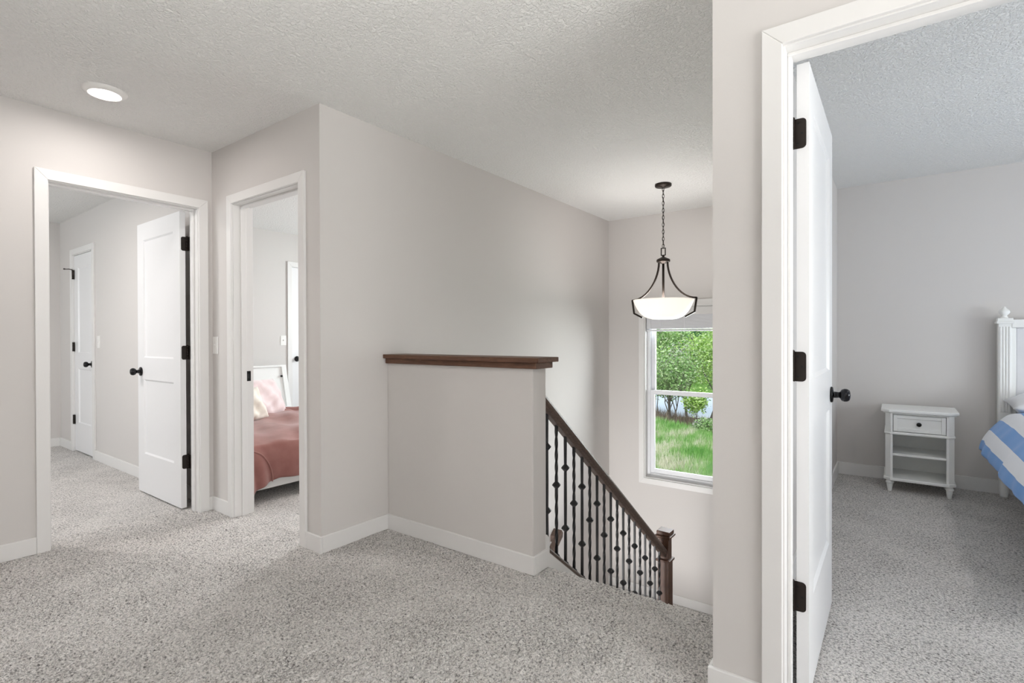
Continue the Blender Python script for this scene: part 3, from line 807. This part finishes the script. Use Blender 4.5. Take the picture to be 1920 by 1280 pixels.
b = MB(); slab(b, .010, .04, .086, .108); b.build('bottom_shelf', M_white_furn, e, bevel=.005)
box(nx0 + .02, nx1 - .012, ny0 + .018, ny1 - .018, .272, .289).build('middle_shelf', M_white_furn, e, bevel=.002)
dy0, dy1 = ny0 + pw + .003, ny1 - pw - .003
b = MB(); ring(b, nx0 + .004, nx0 + .022, dy0, dy1, .459, .582, .024); b.box(nx0 + .012, nx0 + .02, dy0 + .02, dy1 - .02, .475, .566); b.box(nx0 + .03, nx1 - .03, dy0 + .01, dy1 - .01, .462, .47)
dr = b.build('drawer', M_white_furn, e, bevel=.002)
ky = (dy0 + dy1) / 2
MB().lathe([(.006, -.0), (.006, -.008), (.013, -.012), (.0155, -.018), (.013, -.024), (.006, -.027), (.0005, -.0275)], (nx0 + .012, ky, .521), 'X', 20).build('knob', M_black, dr).matrix_parent_inverse = Matrix.Identity(4)
dr.matrix_parent_inverse = Matrix.Translation(-e.location)
for c2 in dr.children: c2.matrix_parent_inverse = Matrix.Identity(4)
b = MB().prism([(nx1 - .0105, ky + .028 * math.cos(a) * 1.0, .235 + .017 * math.sin(a)) for a in [2 * math.pi * i / 20 for i in range(20)]], (-.001, 0, 0))
b.build('cord_hole', M_dark, e)
for x, y in ((nx0 + .028, ny1 - .028), (nx0 + .028, ny0 + .028), (nx1 - .03, ny1 - .028), (nx1 - .03, ny0 + .028)):
    MB().lathe([(.012, 0), (.013, .004), (.0205, .058), (.0205, .06), (.026, .064), (.027, .07), (.022, .075), (.022, .088)], (x, y, 0), 'Z', 12).build('leg', M_white_furn, e)

# ---------------------------------------------------------------- main bed (striped)
e = empty('bed', (4.2, -1.42, 0), 'white bed with carved post at the picture edge beside the nightstand', 'bed')
by0, by1 = -2.22, -.648
for ya, sg in ((by1, 1), (by0, -1)):
    b = box(5.135, 5.205, ya - .036, ya + .036, .36, 1.268)
    for k in range(4):
        yy = ya - .024 + k * .016
        b.lathe([(.0065, .62), (.0065, 1.24)], (5.134, yy, 0), 'Z', 10)
    pst = b.build('bed_post', M_white_furn, e, bevel=.003)
    b = MB()
    b.box(5.122, 5.216, ya - .048, ya + .048, 1.262, 1.278); b.box(5.128, 5.212, ya - .042, ya + .042, 1.278, 1.302)
    o = b.build('post_cap', M_white_furn, pst, bevel=.003); o.matrix_parent_inverse = Matrix.Identity(4)
    b = MB().lathe([(.02, 1.302), (.022, 1.308), (.016, 1.316), (.014, 1.321), (.026, 1.333), (.031, 1.345), (.028, 1.358), (.016, 1.370), (.010, 1.376), (.009, 1.381), (.005, 1.386), (.0005, 1.387)], (5.17, ya, 0), 'Z', 20)
    o = b.build('finial', M_white_furn, pst); o.matrix_parent_inverse = Matrix.Identity(4)
    MB().lathe([(.022, 0), (.024, .01), (.034, .20), (.036, .24), (.042, .25), (.042, .275), (.036, .29), (.036, .36)], (5.17, ya, 0), 'Z', 16).build('bed_leg', M_white_furn, e)
    MB().lathe([(.022, 0), (.024, .01), (.034, .20), (.036, .24), (.042, .25), (.042, .275), (.036, .29), (.036, .36)], (3.06, ya, 0), 'Z', 16).build('bed_leg', M_white_furn, e)
b = MB()
b.box(5.13, 5.21, by0 + .036, by1 - .036, 1.232, 1.29); b.box(5.145, 5.2, by0 + .036, by1 - .036, .3, .42); 
b.box(5.15, 5.2, by0 + .036, by0 + .06, .42, 1.232); b.box(5.15, 5.2, by1 - .06, by1 - .036, .42, 1.232)
b.build('headboard_frame', M_white_furn, e, bevel=.003)
box(5.155, 5.195, by0 + .06, by1 - .06, .42, 1.232).build('headboard_panel', M_uphol, e, bevel=.008)
b = MB()
b.box(3.06, 5.135, by1 - .02, by1 + .012, .225, .335); b.box(3.06, 5.135, by0 - .012, by0 + .02, .225, .335); b.box(3.03, 3.06, by0, by1, .2, .5)
b.build('side_rail', M_white_furn, e, bevel=.004)
def rounded_box(x0, x1, y0, y1, z0, z1, r):
    b = box(x0, x1, y0, y1, z0, z1)
    bmesh.ops.bevel(b.bm, geom=list(b.bm.edges), offset=r, segments=4, affect='EDGES', profile=.5)
    for f in b.bm.faces: f.smooth = True
    return b
m = rounded_box(3.09, 5.12, by0 + .04, by1 - .03, .32, .61, .05).build('mattress', M_linen)
tag(m, 'white mattress on the bed with the carved post', 'mattress')
def duvet_pt(u, v):
    # u along the bed (head to foot), v across: hem near side -> top -> far side
    x = 4.78 - u * 1.82
    L = 2.35; s = v * L
    rnd = .016 * math.sin(9 * x + 2.2 * s) + .010 * math.sin(17 * x - 5 * s + 1) + .006 * math.sin(31 * x + 3)
    drop = .34
    if s < drop:
        f = s / drop; y = -.47 - .157 * f ** 1.7; z = .41 + .245 * f; y += rnd * (1 - f) * .6; z += .25 * rnd
    elif s < drop + 1.6:
        f = (s - drop) / 1.6; y = -.627 - 1.6 * f; z = .655 + .035 * math.sin(math.pi * min(1, f * 6) / 2) + .5 * rnd
    else:
        f = (s - drop - 1.6) / (L - drop - 1.6); y = -2.227 - .12 * f; z = .67 - .30 * f
    if u < .04: z -= .012 * (1 - u / .04)
    z -= .05 * max(0, .12 - u) * 0
    if v < .2: x += .06 * (1 - v / .2) * (1 - u) * (-1)
    return (x, y, z)
b = MB().grid(duvet_pt, 70, 70, uv=lambda u, v: (u, v * 2.35))
dv = b.build('duvet', M_stripe, solid=.03, sub=1)
tag(dv, 'blue and white striped duvet hanging over the side of the bed', 'duvet')
def pillow_mesh(w, h, d, seed=0, n=22, frill=0):
    rnd = random.Random(seed); ph = [rnd.uniform(0, 6) for _ in range(6)]
    b = MB()
    for side in (1, -1):
        def fn(a, c, side=side):
            u, v = a * 2 - 1, c * 2 - 1
            k = max(0, (1 - abs(u) ** 2.6)) ** .5 * max(0, (1 - abs(v) ** 2.6)) ** .5
            pinch = 1 - .07 * (1 - abs(u) ** 2) * abs(v) ** 3; pinch2 = 1 - .07 * (1 - abs(v) ** 2) * abs(u) ** 3
            wr = .012 * math.sin(7 * u + 4 * v + ph[0]) + .008 * math.sin(11 * v - 6 * u + ph[1]) + .007 * math.sin(17 * u + ph[2]) * abs(v)
            return (u * w / 2 * pinch2, side * (d / 2 * k + wr * k), v * h / 2 * pinch)
        b.grid(fn, n, n)
    bmesh.ops.remove_doubles(b.bm, verts=b.bm.verts, dist=.0005)
    bmesh.ops.recalc_face_normals(b.bm, faces=b.bm.faces)
    return b
def place(o, loc, rot): o.location = loc; o.rotation_euler = rot; return o
for yy, lab in ((-.98, 'white pillow on the striped bed nearest its near post'), (-1.75, 'white pillow on the far half of the striped bed')):
    o = pillow_mesh(.70, .46, .17, 3).build('pillow', M_linen); place(o, (4.93, yy, .70), (R(88), 0, R(90))); tag(o, lab, 'pillow', 'white pillows on the striped bed')

# ---------------------------------------------------------------- pink bed
px0, px1, pf, ph = 1.81, 3.33, 3.65, 5.66
e = empty('bed', (2.57, 4.65, 0), 'low white bed frame under the pink velvet cover through the narrow doorway', 'bed')
b = MB()
b.box(px0, px1, pf, pf + .03, .084, .25); b.box(px0, px0 + .03, pf + .03, ph, .084, .25); b.box(px1 - .03, px1, pf + .03, ph, .084, .25)
b.build('bed_rail', M_white_furn, e, bevel=.004)
for x in (px0 + .06, px1 - .06):
    for y in (pf + .12, ph - .06): box(x - .025, x + .025, y - .025, y + .025, 0, .1).build('bed_leg', M_white_furn, e, bevel=.003)
b = MB()
b.prism([(px0 + .0, ph, .05), (px1 + .06, ph, .05), (px1 - .045, ph, .86), (px0 + .105, ph, .86)], (0, .035, 0))
hb = b.build('headboard', M_white_furn, e, bevel=.004)
b = MB()
b.prism([(px1 + .065, ph - .02, .05), (px1 + .01, ph - .02, .05), (px1 - .105, ph - .02, .865), (px1 - .05, ph - .02, .865)], (0, .08, 0))
b.prism([(px0 - .0, ph - .02, .05), (px0 + .055, ph - .02, .05), (px0 + .165, ph - .02, .865), (px0 + .11, ph - .02, .865)], (0, .08, 0))
b.box(px0 + .11, px1 - .05, ph - .022, ph + .06, .85, .868)
o = b.build('headboard_trim', M_white_furn, hb, bevel=.003); o.matrix_parent_inverse = Matrix.Identity(4)
o = MB().lathe([(.009, 0), (.009, -.012), (.012, -.016), (.009, -.024), (.001, -.025)], (px1 - .1, ph, .742), 'Y', 14).build('knob', M_black, hb); o.matrix_parent_inverse = Matrix.Identity(4)
m = rounded_box(px0 + .03, px1 - .03, pf + .03, ph - .01, .2, .40, .05).build('mattress', M_linen); tag(m, 'mattress on the low white bed frame', 'mattress')
def pink_pt(u, v):
    # u across (left to right), v from the foot hem up and over towards the head
    L = 1.85; s = v * L; x = px0 - .02 + u * (px1 - px0 + .05)
    w = .010 * math.sin(13 * x + 3 * s) + .008 * math.sin(23 * x - 9 * s) + .010 * math.sin(6 * s + 2 * x)
    corner = max(0, 1 - u / .16)
    drop = .29
    if s < drop:
        f = s / drop
        y = pf - .045 + .05 * f ** 2 + (w * 1.4 + .032 * math.sin(58 * x + 8 * s) * max(0, corner + .05)) * (1 - f)
        z = .15 + .27 * f - corner * .085 * (1 - f) - .01 * (1 - f) * math.sin(9 * x)
        z = z if f < .75 else z - .02 * (f - .75) * 4
    else:
        f = (s - drop) / (L - drop); y = pf + .005 + (f * 1.5); z = .40 + .03 * math.sin(min(1, f * 5) * math.pi / 2) + w * .9
    if s > drop and f > .35: z += .016 * abs(math.sin(7 * (x - 2.4) + 9 * f)) * (f - .35) - .012 * abs(math.sin(13 * (x - 2.2) - 6 * f)) * (f - .35)
    rr = max(0, (u - .93) / .07); z -= .16 * rr ** 2; 
    ll = max(0, (.06 - u) / .06) if s > drop else 0; z -= .10 * ll ** 2
    if f > .86 and s > drop: z += .022 * math.sin(19 * x + 40 * f)
    return (x, y, z)
b = MB().grid(pink_pt, 80, 90)
dv = b.build('velvet_cover', M_velvet, solid=.018, sub=1)
MB().tube([Vector(pink_pt(.128 * math.sin(a), max(.0, .15 * math.cos(a)))) + Vector((0, -.011, 0)) for a in [math.pi / 2 * i / 24 for i in range(25)]], .006, 8).build('piping', M_velvet, dv)
tag(dv, 'dusty pink velvet cover draped over the low white bed', 'bed cover')
o = pillow_mesh(.52, .42, .17, 1).build('cushion', M_satin); place(o, (2.66, 4.98, .585), (R(-27), R(3), R(24))); tag(o, 'pale pink velvet cushion leaning on the pink bed', 'cushion')
o = pillow_mesh(.40, .31, .13, 5).build('cushion', M_fluffy); place(o, (2.33, 4.68, .555), (R(-20), R(-8), R(12))); tag(o, 'small cream fluffy cushion in front of the pink cushion', 'cushion')

# ---------------------------------------------------------------- outdoors
def ground_z(d, lat):
    """terrain height at distance d along the window view, lat to the side (+ = left)"""
    z = -2.9 - .02 * max(0, d - 8)
    if d > 25.5: z -= .09 * (d - 25.5) * min(1, (d - 25.5) / 4)
    if d > 36: z = max(z, -4.6) if d < 56 else -4.6
    z = max(z, -4.6)
    if d > 56: z += .22 * (d - 56)
    z += .17 * max(-6, min(6, lat)) * max(0, min(1, (d - 16) / 11)) * max(0, min(1, (40 - d) / 6))
    return z
VD = R(18.2)
def wpt(d, lat, z=None):
    x = d * math.cos(VD) - lat * math.sin(VD); y = d * math.sin(VD) + lat * math.cos(VD)
    return (x, y, ground_z(d, lat) if z is None else z)
def wx(px, d):
    """lateral offset at distance d of a picture column"""
    a = YAW - math.atan((px - 960) / FPX) - VD
    return d * math.tan(a)
t = NT('meadow_soil'); v = t.coord()
c = t.ramp(t.noise(.9, 5, .6, v), [(.35, (.10, .19, .035)), (.55, (.16, .26, .06)), (.7, (.28, .27, .14))])
M_soil = t.set(c, 1, 0, 0, t.bump(t.noise(5, 5), .6, .1))
b = MB()
def gfn(a, c):
    d = 6.2 + 120 * a ** 1.6; lat = (c - .5) * (30 + d * 1.1); p = wpt(d, lat)
    return (max(p[0], XWo + .02), p[1], p[2] + .1 * math.sin(d * .7 + lat * .5) * min(1, d / 30))
b.grid(gfn, 80, 50)
struct(b.build('ground', M_soil), 'grassy slope falling away outside the stairwell window', 'ground')
t = NT('grass_blades'); v = t.coord('Object', (.3, 1, .6))
n1 = t.noise(1.3, 4, .62, v); n2 = t.noise(9, 2, .5, v)
mm = t.node('ShaderNodeMath', operation='MULTIPLY_ADD'); t.link(n2, mm.inputs[0]); mm.inputs[1].default_value = .35; t.link(n1, mm.inputs[2])
c = t.ramp(mm.outputs[0], [(.50, (.13, .31, .06)), (.63, (.24, .42, .11)), (.71, (.42, .50, .24)), (.79, (.66, .60, .44))])
M_grass = t.set(c, .8, 0, .1, t.bump(t.noise(30), .1, .01))
def blades(name, n, rg, lr, hh, wd, mt, seed):
    r = np.random.default_rng(seed)
    d = rg[0] + (rg[1] - rg[0]) * r.random(n) ** 1.1
    lat = (lr[0] + (lr[1] - lr[0]) * r.random(n)) * d / 22
    co = np.zeros((n, 3, 3))
    for i in range(n):
        p = np.array(wpt(d[i], lat[i])); a = r.random() * 6.283; h_ = hh * (.5 + .8 * r.random()); w_ = wd
        u = np.array([math.cos(a), math.sin(a), 0]) * w_; lean = np.array([r.normal() * .12, r.normal() * .12, 0]) * h_ * 2
        co[i] = [p - u, p + u, p + lean + np.array([0, 0, h_])]
    me = bpy.data.meshes.new(name); k = n * 3
    me.vertices.add(k); me.vertices.foreach_set('co', co.ravel().astype(np.float32))
    me.loops.add(k); me.loops.foreach_set('vertex_index', np.arange(k, dtype=np.int32))
    me.polygons.add(n); me.polygons.foreach_set('loop_start', np.arange(0, k, 3, dtype=np.int32)); me.polygons.foreach_set('loop_total', np.full(n, 3, np.int32))
    me.update(); me.materials.append(mt)
    o = bpy.data.objects.new(name, me); COL.objects.link(o); return o
tag(blades('meadow_grass', 42000, (12, 29), (-4.2, 4.2), .34, .016, M_grass, 2), 'long green and straw-coloured grass on the slope outside', 'grass', kind='stuff')
t = NT('dry_brush'); c = t.ramp(t.noise(2, 4), [(.35, (.16, .11, .08)), (.65, (.30, .23, .17))]); M_brush = t.set(c, 1, 0, 0, t.bump(t.noise(9), .5, .05))
tag(blades('dry_undergrowth', 7000, (28, 34), (-4.4, 4.4), .7, .02, M_brush, 9), 'brown dry undergrowth at the far edge of the grass', 'undergrowth', kind='stuff')
t = NT('pond_water'); M_water = t.set((.50, .50, .52), .35, 0, .5, t.bump(t.noise(3, 3), .15, .05))
b = MB(); q = [wpt(39, -34, -4.42), wpt(39, 30, -4.42), wpt(57, 34, -4.42), wpt(57, -40, -4.42)]
b.prism(q, (0, 0, -.05)); struct(b.build('water', M_water), 'pale grey pond behind the trees outside the window', 'water')

def leaf_mat(name, c0, c1, c2):
    t = NT(name); g = t.node('ShaderNodeNewGeometry')
    c = t.ramp(g.outputs['Random Per Island'], [(.1, c0), (.55, c1), (.95, c2)])
    t.set(c, .6, 0, .2, t.bump(t.noise(20), .05, .01)); 
    t.b.inputs['Subsurface Weight'].default_value = 0
    return t.m
LM = {'yellow': leaf_mat('yellow_green_leaves', (.22, .36, .06), (.40, .56, .14), (.60, .68, .32)),
      'mid': leaf_mat('mid_green_leaves', (.15, .28, .07), (.30, .44, .15), (.48, .55, .30)),
      'grey': leaf_mat('grey_green_leaves', (.26, .27, .19), (.42, .43, .31), (.58, .55, .46)),
      'dark': leaf_mat('dark_green_leaves', (.035, .11, .04), (.06, .18, .06), (.12, .26, .09))}
t = NT('grey_bark'); M_bark = t.set(t.ramp(t.noise(12, 5, .6, t.coord('Object', (6, 6, 1))), [(.3, (.09, .07, .06)), (.7, (.22, .18, .15))]), .95, 0, .1, t.bump(t.noise(40), .4, .02))
def tree(kind, base, H, crown_r, crown_lo, nleaf, leaf, seed, stems=1, label='', ctype='tree', name='tree', group='trees beyond the grass slope'):
    r = random.Random(seed)
    e = empty(name, base, label, ctype, group)
    b = MB(); tips = []
    def branch(p, d, L, rad, lev):
        n = 4; pts = [p]; rs = [rad]
        q = Vector(p); dd = Vector(d).normalized()
        for i in range(n):
            dd = (dd + Vector((r.gauss(0, .16), r.gauss(0, .16), r.gauss(.04, .08)))).normalized()
            q = q + dd * L / n; pts.append(q.copy()); rs.append(max(.006, rad * (1 - .55 * (i + 1) / n)))
        b.tube(pts, rs, 6 if lev == 0 else 4)
        tips.append((pts[-1], lev)); 
        if lev > 0: tips.append((pts[2], lev))
        if lev < 3:
            for k in range(3 if lev < 2 else 2):
                j = r.choice((2, 3, 4)); a = r.uniform(0, 6.28); tilt = r.uniform(.45, 1.0)
                pd = (dd + Vector((math.cos(a) * tilt, math.sin(a) * tilt, r.uniform(-.05, .4)))).normalized()
                branch(pts[j], pd, L * r.uniform(.5, .72), rs[j] * .62, lev + 1)
    B = Vector(base)
    for s_ in range(stems):
        a = r.uniform(0, 6.28); tl = .0 if stems == 1 else r.uniform(.12, .4)
        branch(B + Vector((math.cos(a), math.sin(a), 0)) * (.0 if stems == 1 else .15) - Vector((0, 0, .15)), (math.cos(a) * tl, math.sin(a) * tl, 1), H * r.uniform(.42, .52), H * (.016 if stems == 1 else .009), 0)
    b.build('trunk', M_bark, e)
    # leaves scattered around the branch tips and through a lumpy crown
    lv = MB(); zlo = B.z + H * crown_lo
    lumps = [p for p, l in tips if l > 0 and p.z > zlo - .3] or [p for p, l in tips]
    for k in range(nleaf):
        c0_ = r.choice(lumps); sg = crown_r * .20
        p = Vector((r.gauss(c0_.x, sg), r.gauss(c0_.y, sg), r.gauss(c0_.z, sg * .8)))
        if p.z < zlo or p.z > B.z + H: continue
        hd = Vector((p.x - B.x, p.y - B.y)).length
        if hd > crown_r: continue
        a = Vector((r.gauss(0, 1), r.gauss(0, 1), r.gauss(0, .6))).normalized(); c1_ = a.cross(Vector((r.gauss(0, 1), r.gauss(0, 1), r.gauss(0, 1)))).normalized()
        L_ = leaf * r.uniform(.6, 1.3)
        vs = [lv.bm.verts.new(p + q) for q in (-a * L_, c1_ * L_ * .5, a * L_, -c1_ * L_ * .5)]
        lv.bm.faces.new(vs)
    lv.build('foliage', LM[kind], e)
    return e
def T(px, d, *a, **k):
    base = wpt(d, wx(px, d)); return tree(k.pop('kind'), base, *a, **k)
T(1303, 28.3, 2.35, .85, .30, 2600, .075, 11, kind='yellow', label='small bright green tree standing alone at the edge of the grass')
T(1266, 29.5, 4.6, 1.7, .34, 3800, .08, 12, stems=5, kind='mid', label='many-stemmed leafy shrub at the edge of the grass behind the lower pane', ctype='shrub', name='shrub', group='shrubs at the grass edge')
T(1236, 30.5, 4.4, 1.5, .3, 3000, .08, 13, stems=3, kind='mid', label='leafy shrub at the left edge of the glass beside the many-stemmed shrub', ctype='shrub', name='shrub', group='shrubs at the grass edge')
T(1326, 32.5, 6.6, 2.3, .42, 4200, .09, 14, kind='yellow', label='yellow-green tree with dark limbs at the right edge of the window view')
T(1254, 34.5, 6.4, 2.2, .35, 4200, .09, 15, kind='grey', label='grey-green sparse tree behind the many-stemmed shrub')
T(1290, 36, 6.8, 2.4, .38, 4200, .10, 16, kind='yellow', label='tall yellow-green tree in the centre of the window view')
T(1225, 38, 7.6, 2.6, .3, 4000, .10, 17, kind='mid', label='leafy green tree behind the left window frame')
T(1345, 40, 7.2, 2.8, .3, 4200, .11, 18, kind='mid', label='leafy green tree behind the hall corner')
T(1297, 61, 13.5, 3.6, .12, 6000, .17, 19, kind='dark', label='dark green tree rising behind the yellow-green ones')
T(1340, 62, 12.2, 4.2, .1, 6000, .17, 20, kind='mid', label='broad green tree on the far bank at the right')
T(1271, 64, 12.2, 3.0, .1, 6000, .17, 21, kind='mid', label='broad green tree on the far bank at the left')
T(1212, 66, 11.5, 3.4, .1, 5000, .17, 22, kind='grey', label='pale grey-green tree on the far bank beside the glass edge')
T(1380, 66, 12.5, 4.6, .1, 4000, .17, 23, kind='dark', label='dark tree on the far bank beyond the frame edge')
T(1320, 72, 15.5, 4.6, .1, 6000, .18, 24, kind='mid', label='tallest green tree behind the far bank')
T(1333, 26.8, .85, .75, .05, 1600, .06, 31, kind='mid', label='low green bush on the grass slope against the hall corner', ctype='shrub', name='shrub', group='shrubs at the grass edge', stems=4)
T(1313, 27.2, .8, .55, .05, 1000, .06, 32, kind='grey', label='low grey-green bush right of the small bright tree', ctype='shrub', name='shrub', group='shrubs at the grass edge', stems=4)
